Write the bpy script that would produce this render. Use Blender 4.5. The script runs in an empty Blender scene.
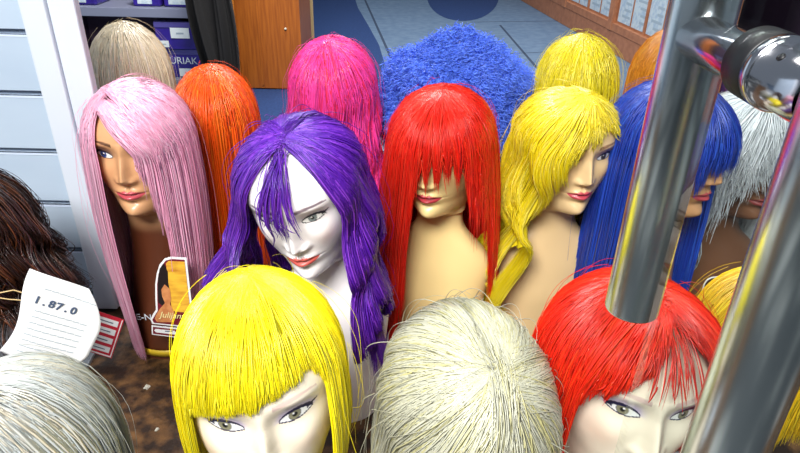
import bpy, bmesh, math, random
import numpy as np
from mathutils import Vector, Matrix, Euler

S = bpy.context.scene
COL = S.collection
PI = math.pi

# ------------------------------------------------------------------ camera
FPX = 620.0
TH = math.radians(28.4)
RHO = math.radians(1.3)
CAM = np.array([0.0, 0.0, 0.80])
_r0 = np.array([1.0, 0, 0]); _u0 = np.array([0, math.sin(TH), math.cos(TH)])
FW = np.array([0, math.cos(TH), -math.sin(TH)])
RT = math.cos(RHO) * _r0 + math.sin(RHO) * _u0
UP = -math.sin(RHO) * _r0 + math.cos(RHO) * _u0
cam = bpy.data.cameras.new('camera')
cam.sensor_width = 36; cam.lens = FPX * 36 / 800; cam.clip_start = 0.02; cam.clip_end = 100
camo = bpy.data.objects.new('camera', cam); COL.objects.link(camo)
camo.matrix_world = Matrix(((RT[0], UP[0], -FW[0], CAM[0]), (RT[1], UP[1], -FW[1], CAM[1]), (RT[2], UP[2], -FW[2], CAM[2]), (0, 0, 0, 1)))
S.camera = camo

def P(u, v, d):
    """world point seen at (u, v) at depth d"""
    return CAM + FW * d + RT * ((u - 400) / FPX * d) + UP * ((226.5 - v) / FPX * d)

def PZ(u, v, z):
    """world point seen at (u, v) on the level z"""
    r = FW + RT * ((u - 400) / FPX) + UP * ((226.5 - v) / FPX)
    return CAM + r * ((z - CAM[2]) / r[2])

# ------------------------------------------------------------------ world and lights
w = bpy.data.worlds.new('world'); S.world = w; w.use_nodes = True
wn = w.node_tree.nodes['Background']; wn.inputs[0].default_value = (0.72, 0.84, 1.0, 1); wn.inputs[1].default_value = 0.19

def area(name, loc, target, sx, sy, power, color=(1, 1, 1)):
    l = bpy.data.lights.new(name, 'AREA'); l.shape = 'RECTANGLE'; l.size = sx; l.size_y = sy; l.energy = power; l.color = color
    o = bpy.data.objects.new(name, l); COL.objects.link(o); o.location = loc
    o.rotation_euler = (Vector(target) - Vector(loc)).to_track_quat('-Z', 'Y').to_euler()
    return o
area('window_daylight', (-0.5, -0.9, 2.1), (0.0, 0.8, 0.35), 1.1, 0.7, 92, (1, 0.985, 0.96))
area('ceiling_lamp', (0.1, 1.3, 2.5), (0.1, 1.0, 0.0), 1.6, 0.5, 16, (1, 0.97, 0.92))
area('ceiling_lamp', (0.5, 5.6, 3.0), (0.7, 5.6, 0.0), 2.6, 2.4, 100, (0.86, 0.93, 1.0))  # unseen lamp added over the shop floor to light it
area('ceiling_lamp', (-0.4, 2.5, 2.4), (-1.0, 4.3, 0.1), 0.8, 0.5, 110, (1, 0.95, 0.9))  # unseen lamp added to brighten the wooden counter
S.view_settings.view_transform = 'Standard'; S.view_settings.look = 'None'
S.view_settings.gamma = 1; S.view_settings.use_curve_mapping = False
S.view_settings.exposure = 0.35

# ------------------------------------------------------------------ materials
def mat(name, color, rough=0.5, metal=0.0, spec=0.5, coat=0.0, noise=None, bump=None, attr=None, aniso=0.0):
    m = bpy.data.materials.new(name); m.use_nodes = True
    nt = m.node_tree; b = nt.nodes['Principled BSDF']
    b.inputs['Base Color'].default_value = (*color, 1); b.inputs['Roughness'].default_value = rough
    b.inputs['Metallic'].default_value = metal; b.inputs['Specular IOR Level'].default_value = spec
    b.inputs['Coat Weight'].default_value = coat; b.inputs['Anisotropic'].default_value = aniso
    tc = nt.nodes.new('ShaderNodeTexCoord')
    if attr:
        a = nt.nodes.new('ShaderNodeAttribute'); a.attribute_name = attr
        nt.links.new(a.outputs['Color'], b.inputs['Base Color'])
    if noise:      # (scale, color2, lo, hi, stretch)
        mp = nt.nodes.new('ShaderNodeMapping'); mp.inputs['Scale'].default_value = noise[4]
        n = nt.nodes.new('ShaderNodeTexNoise'); n.inputs['Scale'].default_value = noise[0]; n.inputs['Detail'].default_value = 8
        r = nt.nodes.new('ShaderNodeValToRGB'); r.color_ramp.elements[0].position = noise[2]; r.color_ramp.elements[1].position = noise[3]
        r.color_ramp.elements[0].color = (*color, 1); r.color_ramp.elements[1].color = (*noise[1], 1)
        nt.links.new(tc.outputs['Object'], mp.inputs['Vector']); nt.links.new(mp.outputs['Vector'], n.inputs['Vector'])
        nt.links.new(n.outputs['Fac'], r.inputs['Fac']); nt.links.new(r.outputs['Color'], b.inputs['Base Color'])
    if bump:
        n = nt.nodes.new('ShaderNodeTexNoise'); n.inputs['Scale'].default_value = bump[0]; n.inputs['Detail'].default_value = 6
        bp = nt.nodes.new('ShaderNodeBump'); bp.inputs['Strength'].default_value = bump[1]; bp.inputs['Distance'].default_value = 0.005
        nt.links.new(tc.outputs['Object'], n.inputs['Vector']); nt.links.new(n.outputs['Fac'], bp.inputs['Height'])
        nt.links.new(bp.outputs['Normal'], b.inputs['Normal'])
    return m

M = {}
M['ledge'] = mat('brown_stone', (0.022, 0.009, 0.003), 0.55, noise=(32, (0.20, 0.095, 0.03), 0.42, 0.72, (1, 1, 1)), bump=(90, 0.5))
M['greyboard'] = mat('grey_board', (0.32, 0.35, 0.38), 0.5, noise=(12, (0.24, 0.27, 0.30), 0.3, 0.8, (1, 1, 1)))
M['slat'] = mat('white_slatwall', (0.47, 0.57, 0.68), 0.4, noise=(7, (0.40, 0.50, 0.62), 0.35, 0.7, (0.4, 1, 1)))
M['slat_dark'] = mat('groove_grey', (0.20, 0.25, 0.34), 0.5)
M['slat_lip'] = mat('groove_lip', (0.60, 0.70, 0.86), 0.4)
M['post'] = mat('white_post', (0.62, 0.68, 0.76), 0.4)
M['navy'] = mat('navy_carpet', (0.006, 0.028, 0.11), 0.95, noise=(60, (0.014, 0.05, 0.17), 0.35, 0.7, (1, 1, 1)))  # tone of the viewer's reflection drawn on the floor
M['asphalt'] = mat('grey_pavement', (0.06, 0.07, 0.08), 0.8, noise=(1.1, (0.62, 0.64, 0.62), 0.49, 0.60, (1, 0.5, 1)))  # strong light and dark patches put in to streak the steel's reflections
M['facade'] = mat('dark_facade', (0.42, 0.42, 0.40), 0.7)
M['joint'] = mat('floor_joint', (0.03, 0.05, 0.09), 0.8)
M['tile'] = mat('blue_grey_floor', (0.10, 0.16, 0.25), 0.7, noise=(14, (0.15, 0.22, 0.31), 0.35, 0.7, (1, 1, 1)))
M['wood'] = mat('orange_wood', (0.36, 0.105, 0.012), 0.4, noise=(6, (0.25, 0.065, 0.008), 0.35, 0.65, (12, 12, 0.7)))
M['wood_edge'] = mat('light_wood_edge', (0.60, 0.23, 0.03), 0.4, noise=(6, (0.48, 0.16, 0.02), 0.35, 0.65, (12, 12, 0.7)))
M['cabwood'] = mat('pinkish_brown_wood', (0.44, 0.18, 0.085), 0.5, noise=(6, (0.34, 0.13, 0.06), 0.35, 0.65, (3, 3, 3)))
M['stick'] = mat('pale_wood', (0.62, 0.44, 0.20), 0.5)
M['mauve'] = mat('mauve_shelf', (0.045, 0.022, 0.05), 0.6)
M['greysh'] = mat('grey_shelf', (0.16, 0.18, 0.26), 0.5)
M['purplebox'] = mat('purple_card', (0.035, 0.015, 0.30), 0.3, coat=0.4, noise=(9, (0.02, 0.01, 0.16), 0.35, 0.7, (1, 1, 1)))
M['boxlid'] = mat('box_lid', (0.07, 0.06, 0.26), 0.25, coat=0.6)
M['white'] = mat('white_paper', (0.78, 0.79, 0.80), 0.6)
M['paper'] = mat('pale_paper', (0.66, 0.74, 0.76), 0.6)
M['sheet'] = mat('printed_sheet', (0.50, 0.58, 0.62), 0.7, noise=(28, (0.36, 0.46, 0.56), 0.45, 0.6, (1, 1, 1)))
M['ink'] = mat('grey_ink', (0.06, 0.09, 0.16), 0.7)
M['greyink'] = mat('light_ink', (0.32, 0.40, 0.46), 0.7)
M['black'] = mat('black_cloth', (0.003, 0.003, 0.004), 0.9)
M['rubber'] = mat('black_rubber', (0.006, 0.006, 0.008), 0.45)
M['red'] = mat('red_card', (0.50, 0.01, 0.03), 0.4)
M['darkred'] = mat('dark_red_card', (0.16, 0.008, 0.02), 0.4)
M['gold'] = mat('gold_print', (0.80, 0.47, 0.04), 0.4, noise=(30, (0.55, 0.22, 0.02), 0.4, 0.7, (1, 1, 6)))
M['cream'] = mat('cream_print', (0.85, 0.75, 0.35), 0.4)
M['tan'] = mat('tan_print', (0.60, 0.25, 0.09), 0.4, noise=(90, (0.42, 0.13, 0.04), 0.4, 0.7, (1, 1, 1)))
M['darkhair'] = mat('dark_print', (0.012, 0.006, 0.006), 0.4)
M['yellowband'] = mat('yellow_band', (0.62, 0.42, 0.02), 0.45)
M['foil'] = mat('clear_film', (0.7, 0.75, 0.8), 0.15)
M['steel'] = mat('brushed_steel', (0.72, 0.78, 0.78), 0.2, metal=1.0, aniso=0.7)
M['chrome'] = mat('polished_chrome', (0.62, 0.62, 0.66), 0.14, metal=1.0)
M['crumb'] = mat('pale_crumb', (0.62, 0.60, 0.50), 0.3)
M['skin'] = mat('painted_mannequin', (0.8, 0.6, 0.45), 0.38, attr='Col', coat=0.15)
g = bpy.data.materials.new('clear_glass'); g.use_nodes = True
nt = g.node_tree; nt.nodes.clear()
_o = nt.nodes.new('ShaderNodeOutputMaterial'); _m = nt.nodes.new('ShaderNodeMixShader'); _t = nt.nodes.new('ShaderNodeBsdfTransparent')
_g = nt.nodes.new('ShaderNodeBsdfGlossy'); _l = nt.nodes.new('ShaderNodeLayerWeight'); _l.inputs['Blend'].default_value = 0.5
_p = nt.nodes.new('ShaderNodeMath'); _p.operation = 'POWER'; _p.inputs[1].default_value = 5
_f = nt.nodes.new('ShaderNodeMath'); _f.operation = 'MULTIPLY_ADD'; _f.inputs[1].default_value = 0.94; _f.inputs[2].default_value = 0.03
nt.links.new(_l.outputs['Facing'], _p.inputs[0]); nt.links.new(_p.outputs[0], _f.inputs[0])
_t.inputs[0].default_value = (0.96, 0.985, 0.975, 1); _g.inputs['Roughness'].default_value = 0.0
nt.links.new(_f.outputs[0], _m.inputs[0]); nt.links.new(_t.outputs[0], _m.inputs[1]); nt.links.new(_g.outputs[0], _m.inputs[2]); nt.links.new(_m.outputs[0], _o.inputs[0])
M['glass'] = g

HM = {}
def hairmat(key, color, rough=0.36, spec=0.6):
    m = mat('hair_' + key, color, rough, spec=spec, attr='Col')
    b = m.node_tree.nodes['Principled BSDF']
    b.inputs['Coat Weight'].default_value = 0.4; b.inputs['Coat Roughness'].default_value = 0.26
    HM[key] = m
    return m

# ------------------------------------------------------------------ object helpers
def link(name, me, parent=None, m=None):
    o = bpy.data.objects.new(name, me); COL.objects.link(o)
    if m is not None: me.materials.append(m)
    if parent is not None: o.parent = parent
    return o

def tag(o, label=None, cat=None, group=None, kind=None):
    if label: o['label'] = label
    if cat: o['category'] = cat
    if group: o['group'] = group
    if kind: o['kind'] = kind
    return o

def empty(name, loc, label, cat, group=None):
    o = bpy.data.objects.new(name, None); COL.objects.link(o); o.location = Vector([float(q) for q in loc]); o.empty_display_size = 0.05
    return tag(o, label, cat, group)

def mesh_np(name, V, Q, smooth=True, colors=None):
    V = np.asarray(V, np.float32); Q = np.asarray(Q, np.int32)
    me = bpy.data.meshes.new(name)
    n = Q.shape[1]
    me.vertices.add(len(V)); me.vertices.foreach_set('co', V.ravel())
    me.loops.add(Q.size); me.loops.foreach_set('vertex_index', Q.ravel())
    me.polygons.add(len(Q)); me.polygons.foreach_set('loop_start', np.arange(0, Q.size, n, dtype=np.int32))
    me.update(calc_edges=True)
    me.polygons.foreach_set('use_smooth', np.full(len(Q), smooth))
    if colors is not None:
        ca = me.color_attributes.new('Col', 'FLOAT_COLOR', 'POINT')
        c = np.ones((len(V), 4), np.float32); c[:, :3] = colors
        ca.data.foreach_set('color', c.ravel())
    me.validate()
    return me

def bm_obj(name, bm, m, parent=None, smooth=False):
    me = bpy.data.meshes.new(name); bm.to_mesh(me); bm.free()
    if smooth:
        me.polygons.foreach_set('use_smooth', np.full(len(me.polygons), True))
    return link(name, me, parent, m)

def box(bm, lo, hi, bevel=0.0, mx=None):
    r = bmesh.ops.create_cube(bm, size=1)
    vs = r['verts']
    for v in vs:
        v.co = Vector([(lo[i] + hi[i]) / 2 + v.co[i] * (hi[i] - lo[i]) for i in range(3)])
    if bevel > 0:
        es = list({e for v in vs for e in v.link_edges})
        r = bmesh.ops.bevel(bm, geom=es, offset=bevel, segments=2, affect='EDGES', profile=0.5)
        vs = list({v for f in r['faces'] for v in f.verts} | {v for v in vs if v.is_valid})
    if mx is not None:
        bmesh.ops.transform(bm, matrix=mx, verts=[v for v in vs if v.is_valid])

def boxobj(name, lo, hi, m, parent=None, bevel=0.0, mx=None):
    bm = bmesh.new(); box(bm, lo, hi, bevel, mx); return bm_obj(name, bm, m, parent)

def lathe(name, prof, m, parent=None, seg=48, mx=None, smooth=True):
    """prof: list of (radius, z); sharp edges come from doubled rings"""
    V = []; Q = []
    for (r, z) in prof:
        for k in range(seg):
            a = 2 * PI * k / seg; V.append((r * math.cos(a), r * math.sin(a), z))
    for i in range(len(prof) - 1):
        for k in range(seg):
            Q.append((i * seg + k, i * seg + (k + 1) % seg, (i + 1) * seg + (k + 1) % seg, (i + 1) * seg + k))
    V = np.array(V)
    if mx is not None:
        V = V @ np.array(mx.to_3x3()).T + np.array(mx.translation)
    return link(name, mesh_np(name, V, Q, smooth), parent, m)

def tube(name, pts, r, m, parent=None, seg=8):
    pts = [Vector([float(q) for q in p]) for p in pts]
    V = []; Q = []
    for i, p in enumerate(pts):
        t = (pts[min(i + 1, len(pts) - 1)] - pts[max(i - 1, 0)]).normalized()
        a = t.orthogonal().normalized() if i == 0 else (a - t * a.dot(t)).normalized()
        b = t.cross(a)
        for k in range(seg):
            an = 2 * PI * k / seg; V.append(p + (a * math.cos(an) + b * math.sin(an)) * r)
    for i in range(len(pts) - 1):
        for k in range(seg):
            Q.append((i * seg + k, i * seg + (k + 1) % seg, (i + 1) * seg + (k + 1) % seg, (i + 1) * seg + k))
    return link(name, mesh_np(name, np.array([tuple(v) for v in V]), Q), parent, m)

def poly_obj(name, pts, depth, m, parent=None, mx=None):
    """outline in the local x,z plane, extruded along +y by depth"""
    bm = bmesh.new()
    f = bm.faces.new([bm.verts.new((p[0], 0, p[1])) for p in pts])
    r = bmesh.ops.extrude_face_region(bm, geom=[f])
    bmesh.ops.translate(bm, verts=[v for v in r['geom'] if isinstance(v, bmesh.types.BMVert)], vec=(0, depth, 0))
    bmesh.ops.recalc_face_normals(bm, faces=bm.faces)
    if mx is not None: bm.transform(mx)
    return bm_obj(name, bm, m, parent)

def text_obj(name, body, size, m, mx, parent=None, shear=0.0, ext=0.0002, bold=0.0):
    c = bpy.data.curves.new(name, 'FONT'); c.body = body; c.size = size; c.shear = shear; c.extrude = ext
    c.align_x = 'CENTER'; c.align_y = 'CENTER'; c.resolution_u = 3; c.offset = bold
    tmp = bpy.data.objects.new('tmp', c); COL.objects.link(tmp)
    bpy.context.view_layer.update()
    me = bpy.data.meshes.new_from_object(tmp.evaluated_get(bpy.context.evaluated_depsgraph_get()))
    bpy.data.objects.remove(tmp)
    me.materials.clear()
    o = link(name, me, parent, m)
    o.matrix_local = mx @ Matrix.Rotation(PI / 2, 4, 'X')
    return o

# ------------------------------------------------------------------ the setting
FLOOR = -0.45
def structure(o): o['kind'] = 'structure'; return o

structure(boxobj('floor', (-6, 1.2, FLOOR - 0.1), (6, 10.5, FLOOR), M['tile']))
# dark joints between the big floor slabs
bm = bmesh.new()
def joint(p, q, wd=0.012):
    p = Vector([float(c) for c in p]); q = Vector([float(c) for c in q]); d = (q - p); n = Vector((-d.y, d.x, 0)).normalized() * wd
    z = FLOOR + 0.0006
    bm.faces.new([bm.verts.new((c.x, c.y, z)) for c in (p - n, q - n, q + n, p + n)])
joint(PZ(500, 25, FLOOR), PZ(580, 118, FLOOR)); joint(PZ(365, 0, FLOOR), PZ(392, 60, FLOOR)); joint(PZ(470, 97, FLOOR), PZ(650, 98, FLOOR))
joint(PZ(392, 60, FLOOR), PZ(545, 52, FLOOR), 0.008); joint(PZ(470, 22, FLOOR), PZ(560, 21, FLOOR), 0.010)
structure(bm_obj('trim_1', bm, M['joint']))
# viewer's dark glass reflection, laid as navy sheets: one curve-edged, one rounder further back
def carpet(name, pix):  # flat sheet drawn for the viewer's dark reflection
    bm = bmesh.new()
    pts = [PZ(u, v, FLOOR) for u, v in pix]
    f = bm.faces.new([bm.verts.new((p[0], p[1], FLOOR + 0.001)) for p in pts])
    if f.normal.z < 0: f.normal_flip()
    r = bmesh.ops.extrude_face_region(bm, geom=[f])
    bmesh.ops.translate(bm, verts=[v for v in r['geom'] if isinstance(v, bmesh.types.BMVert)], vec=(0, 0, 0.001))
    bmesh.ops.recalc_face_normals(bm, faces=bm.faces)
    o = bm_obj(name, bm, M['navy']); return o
c1 = carpet('carpet', [(90, 190), (90, 60), (90, -10), (352, -10), (358, 8), (368, 25), (379, 45), (384, 62), (386, 80), (384, 100), (378, 130), (372, 190)])  # viewer's dark reflection, laid as a sheet on the floor
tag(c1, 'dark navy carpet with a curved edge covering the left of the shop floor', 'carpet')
c2 = carpet('floor_mat', [(430 + 33 - 36 * math.cos(a) * (1 + 0.1 * math.sin(a)), -8 + 29 * math.sin(a)) for a in np.linspace(-0.9, PI + 0.9, 36)])  # rounded part of the viewer's reflection, laid as a sheet
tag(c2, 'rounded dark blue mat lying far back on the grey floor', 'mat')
structure(boxobj('wall_back', (-6, 10.5, FLOOR), (6, 10.7, 3.2), M['tile']))
structure(boxobj('wall_right', (3.2, 1.2, FLOOR), (3.3, 10.5, 3.2), M['mauve']))

# unseen street side, added behind the camera to shape reflections in the steel
structure(boxobj('ground', (-6, -6, -0.9), (6, 0.11, -0.8), M['asphalt']))
structure(boxobj('wall_front', (-6, -6.3, -0.8), (6, -6.0, 2.2), M['facade']))
for i_, x_ in enumerate((-3.6, -1.3, 0.9, 2.6)):
    structure(boxobj('window_%d' % (i_ + 2), (x_, -5.998, -0.5), (x_ + 1.2, -5.95, 1.8), M['rubber'], bevel=0.01))  # unseen dark panels added to stripe the steel's reflections
# the display ledge
structure(boxobj('trim_2', (-1.6, 0.12, -0.06), (1.6, 1.72, 0.0), M['ledge'], bevel=0.004))
structure(boxobj('trim_3', (-1.6, 1.66, FLOOR), (1.6, 1.71, -0.0605), M['ledge']))
# pale board lying on the left of the ledge
a = PZ(112, 322, 0); b = PZ(72, 400, 0)
bm = bmesh.new()
pts = [(-1.5, float(a[1])), (float(a[0]), float(a[1])), (float(b[0]), float(b[1])), (float(b[0]) - 0.03, 0.55), (-1.5, 0.55)]
f = bm.faces.new([bm.verts.new((x, y, 0.0003)) for x, y in pts])
r = bmesh.ops.extrude_face_region(bm, geom=[f])
bmesh.ops.translate(bm, verts=[v for v in r['geom'] if isinstance(v, bmesh.types.BMVert)], vec=(0, 0, 0.006))
bmesh.ops.recalc_face_normals(bm, faces=bm.faces)
tag(bm_obj('display_board', bm, M['greyboard']), 'flat pale grey board with a slanted edge lying on the brown ledge at left', 'board')

# white slatwall on the left
YW = 1.08
xr = -0.640
sw = empty('wall_left', (xr, YW, 0), None, None); structure(sw)
sw.name = 'wall_left'
zs = [0.04, 0.146, 0.251, 0.359, 0.469, 0.576, 0.683, 0.79, 0.897, 1.004]
prev = 0.0065
for i, z in enumerate(zs + [1.12]):
    boxobj('slat_board', (-1.2, 0, prev), (0, 0.02, z - 0.0045), M['slat'], sw, bevel=0.0015)
    if i < len(zs):
        boxobj('slat_groove', (-1.2, 0.010, z - 0.005), (0, 0.022, z + 0.005), M['slat_dark'], sw)
        boxobj('slat_lip', (-1.2, -0.001, z - 0.0080), (0, 0.006, z - 0.0045), M['slat_lip'], sw)
    prev = z + 0.0045
boxobj('corner_post', (0.0005, -0.012, 0.0065), (0.044, 0.10, 1.12), M['post'], sw, bevel=0.003)
boxobj('corner_edge', (0.0445, -0.004, 0.0065), (0.090, 0.016, 1.12), M['post'], sw, bevel=0.003)

# ------------------------------------------------------------------ shop background
# wooden counter end panel
p0 = PZ(243, 89, FLOOR); p1 = PZ(306, 86, FLOOR)
cw = empty('wooden_counter', (float(p0[0]), float(p0[1]), FLOOR), 'orange-brown wooden counter standing on the navy carpet behind the orange wig', 'counter')
W_ = float(p1[0] - p0[0])
boxobj('front_panel', (0, 0.0, 0.008), (W_, 0.5, 2.0), M['wood'], cw, bevel=0.004)
boxobj('side_panel', (-0.10, -0.02, 0.008), (-0.001, 0.48, 2.0), M['wood_edge'], cw, bevel=0.004)
boxobj('trim_strip', (0.14, -0.006, 0.03), (0.155, 0.0, 1.98), M['wood'], cw)
lathe('screw', [(0.0, 0), (0.008, 0), (0.008, 0.006), (0.0, 0.006)], M['crumb'], cw, 16, Matrix.Translation((W_ - 0.10, -0.001, 0.42)) @ Matrix.Rotation(PI / 2, 4, 'X'))
p = PZ(311, 40, FLOOR)
tag(boxobj('wooden_batten', (float(p[0]) - 0.02, float(p[1]), FLOOR + 0.008), (float(p[0]) + 0.03, float(p[1]) + 0.03, 1.6), M['stick'], bevel=0.003), 'thin pale wooden batten standing upright beside the orange-brown counter', 'batten')

# shelving with packs at the left
YS = 3.6
def PY(u, v, y):
    r = FW + RT * ((u - 400) / FPX) + UP * ((226.5 - v) / FPX)
    return CAM + r * ((y - CAM[1]) / r[1])
sl = PY(60, 40, YS)[0]; srr = PY(214, 40, YS)[0]
zb = [PY(180, 9, YS)[2], PY(180, 79, YS)[2]]
sh = empty('shelf_unit', (float(sl), YS, FLOOR), 'dark mauve shelving unit with grey shelf edges behind the blonde wig', 'shelf unit')
WS = float(srr - sl)
boxobj('back_panel', (0, 0.36, 0.008), (WS, 0.38, 1.9), M['mauve'], sh)
boxobj('side_panel', (-0.02, 0, 0.008), (-0.001, 0.38, 1.9), M['mauve'], sh)
boxobj('side_panel', (WS + 0.001, 0.0, 0.008), (WS + 0.02, 0.38, 1.9), M['mauve'], sh)
for z in (zb[0], zb[1]):
    boxobj('shelf', (0.0005, 0.0, float(z) - FLOOR - 0.05), (WS - 0.0005, 0.359, float(z) - FLOOR), M['greysh'], sh, bevel=0.003)
def pack(u0, v0, u1, v1, y0, dep, zbase, label, labels, word=None, lid=True):
    a = PY(u0, v1, y0); b = PY(u1, v0, y0)
    h = float(b[2] - a[2]); wd = float(b[0] - a[0])
    t = empty('card_box', (float(a[0]), y0, zbase), label, 'box', 'purple boxes on the shelf')
    boxobj('box_body', (0, 0, 0.0), (wd, dep, h * 0.78), M['purplebox'], t, bevel=0.003)
    boxobj('box_lid', (-0.003, -0.004, h * 0.78 + 0.0005), (wd + 0.003, dep + 0.003, h), M['boxlid'], t, bevel=0.004)
    for (x0, z0, x1, z1) in labels:
        pl = boxobj('paper_label', (x0 * wd, -0.0065, z0 * h), (x1 * wd, -0.0045, z1 * h), M['paper'], t)
        boxobj('printed_line', ((x0 * 0.7 + x1 * 0.3) * wd, -0.008, (z0 * .6 + z1 * .4) * h), ((x0 * 0.3 + x1 * 0.7) * wd, -0.0066, (z0 * .45 + z1 * .55) * h), M['greyink'], pl)
    if word:
        text_obj('printed_word', word, h * 0.34, M['paper'], Matrix.Translation((wd * 0.55, -0.0005 - 0.002, h * 0.58)), t)
    return t, h
z1 = float(zb[1]) + 0.0005
_, h1 = pack(150, 50, 208, 77, YS + 0.04, 0.26, z1, 'lower purple box with white lettering, under another on the shelf', [(0.5, 0.04, 0.8, 0.32)], 'EURIAK')
pack(158, 24, 206, 50, YS + 0.02, 0.26, z1 + h1 + 0.001, 'upper purple box with two pale labels, stacked on another box', [(0.30, 0.42, 0.66, 0.80), (0.06, 0.08, 0.24, 0.32)])
z0 = float(zb[0]) + 0.0005
random.seed(4)
for k, (u0, u1, lab) in enumerate([(62, 96, 'dark blue film-wrapped pack at the left of the upper shelf'), (132, 160, 'film-wrapped blue pack on the upper shelf above the blonde wig'), (163, 196, 'film-wrapped blue pack on the upper shelf above the purple boxes')]):
    a = PY(u0, 0, YS + 0.05)[0]; b = PY(u1, 0, YS + 0.05)[0]
    t = empty('film_pack', (float(a), YS + 0.05, z0), lab, 'pack', 'wrapped packs on the upper shelf')
    boxobj('pack_body', (0, 0, 0), (float(b - a), 0.2, 0.13), M['purplebox'], t, bevel=0.012)
    boxobj('paper_label', (0.03, -0.004, 0.015), (float(b - a) * 0.7, -0.001, 0.06), M['sheet'], t)
# black cloth hanging at the shelf's right end
cp = PY(219, 30, YS - 0.1)
xs = np.linspace(-1, 1, 41); zz = np.linspace(0, 1, 30)
V = []; Q = []
top = 1.75; bot = float(PY(215, 84, YS - 0.1)[2])
for j, tz in enumerate(zz):
    hw = 0.06 + 0.035 * tz + (0.06 * math.sin(tz * 9) * 0.4)
    for side in (0, 1):
        for i, x in enumerate(xs):
            yy = 0.03 * math.sin(x * 9 + tz * 2) + 0.012 * math.sin(x * 23 + 1)
            V.append((x * hw + (0.0 if x > 0 else 0.05 * math.sin(tz * 7)), yy + (0.05 * math.sqrt(max(0, 1 - x * x)) + 0.004) * (1 if side else -1), bot + (top - bot) * (1 - tz)))
n = len(xs)
for j in range(len(zz) - 1):
    for side in (0, 1):
        for i in range(n - 1):
            a_ = (j * 2 + side) * n + i; b_ = ((j + 1) * 2 + side) * n + i
            Q.append((a_, a_ + 1, b_ + 1, b_) if side == 0 else (a_ + 1, a_, b_, b_ + 1))
    for i in (0, n - 1):
        a_ = (j * 2) * n + i; b_ = (j * 2 + 1) * n + i; c_ = ((j + 1) * 2 + 1) * n + i; d_ = ((j + 1) * 2) * n + i
        Q.append((a_, b_, c_, d_) if i == 0 else (a_, d_, c_, b_))
me = mesh_np('black_garment', V, Q); g_ = link('black_garment', me, None, M['black']); g_.location = (float(cp[0]) + 0.0, YS - 0.14, 0)
tag(g_, 'black garment hanging between the purple boxes and the wooden counter', 'garment')
bm = bmesh.new(); 
hk = tube('hanger', [(0, 0, top - 0.02), (0, 0, top + 0.12), (0.02, 0, top + 0.15), (0.05, 0, top + 0.13)], 0.004, M['chrome'], g_)

# glazed cabinets along the right
q0 = PZ(520, 0, FLOOR); q1 = PZ(641, 70, FLOOR)
d = (q0 - q1)[:2]; Lc = 6.2; dn = d / np.linalg.norm(d); ang = math.atan2(dn[1], dn[0])
q1 = np.array([q1[0], q1[1]]) - dn * 0.5
gc = empty('glazed_cabinet', (float(q1[0]), float(q1[1]), FLOOR), 'long pinkish-brown wooden cabinet with panes full of paper sheets, far right', 'cabinet')
gc.rotation_euler = (0, 0, ang)
# local x runs away from the camera along the cabinet, local -y is behind it, front at y=0 facing +y
boxobj('plinth', (0, -0.4, 0.001), (Lc, 0.0, 0.18), M['cabwood'], gc, bevel=0.004)
boxobj('carcass', (0, -0.4, 0.181), (Lc, -0.03, 2.3), M['cabwood'], gc)
nb = 5; bw = Lc / nb
for k in range(nb + 1):
    boxobj('post', (max(0, k * bw - 0.045), -0.029, 0.181), (min(Lc, k * bw + 0.045), 0.012, 2.3), M['cabwood'], gc, bevel=0.003)
for k in range(nb):
    boxobj('bottom_rail', (k * bw + 0.046, -0.029, 0.181), ((k + 1) * bw - 0.046, 0.006, 0.25), M['cabwood'], gc, bevel=0.003)
    boxobj('mid_rail', (k * bw + bw * 0.5 - 0.012, -0.029, 0.251), (k * bw + bw * 0.5 + 0.012, -0.012, 2.3), M['cabwood'], gc)
mw = Matrix.Translation((float(q1[0]), float(q1[1]), FLOOR)) @ Matrix.Rotation(ang, 4, 'Z')
random.seed(7)
cnt = 0
for k in range(nb):
    for i in range(4):
        for j in range(3):
            x0 = k * bw + 0.06 + i * (bw - 0.12) / 4 + 0.012; ww = (bw - 0.12) / 4 - 0.03
            z0_ = 0.27 + j * 0.33; hh = 0.31
            if k in (0, 1, 2):
                t = boxobj('paper_sheet', (x0, -0.0285, z0_), (x0 + ww, -0.0265, z0_ + hh), M['sheet'])
                t.matrix_world = mw
                tag(t, 'pale printed paper sheet mounted in the pinkish-brown cabinet', 'paper sheet', 'paper sheets in the cabinet')
                bm = bmesh.new()
                for q in range(4):
                    box(bm, (x0 + 0.02, -0.0262, z0_ + 0.05 + q * 0.055), (x0 + ww * random.uniform(0.4, 0.85), -0.0255, z0_ + 0.07 + q * 0.055))
                bm_obj('printed_lines', bm, M['greyink'], t)

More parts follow.
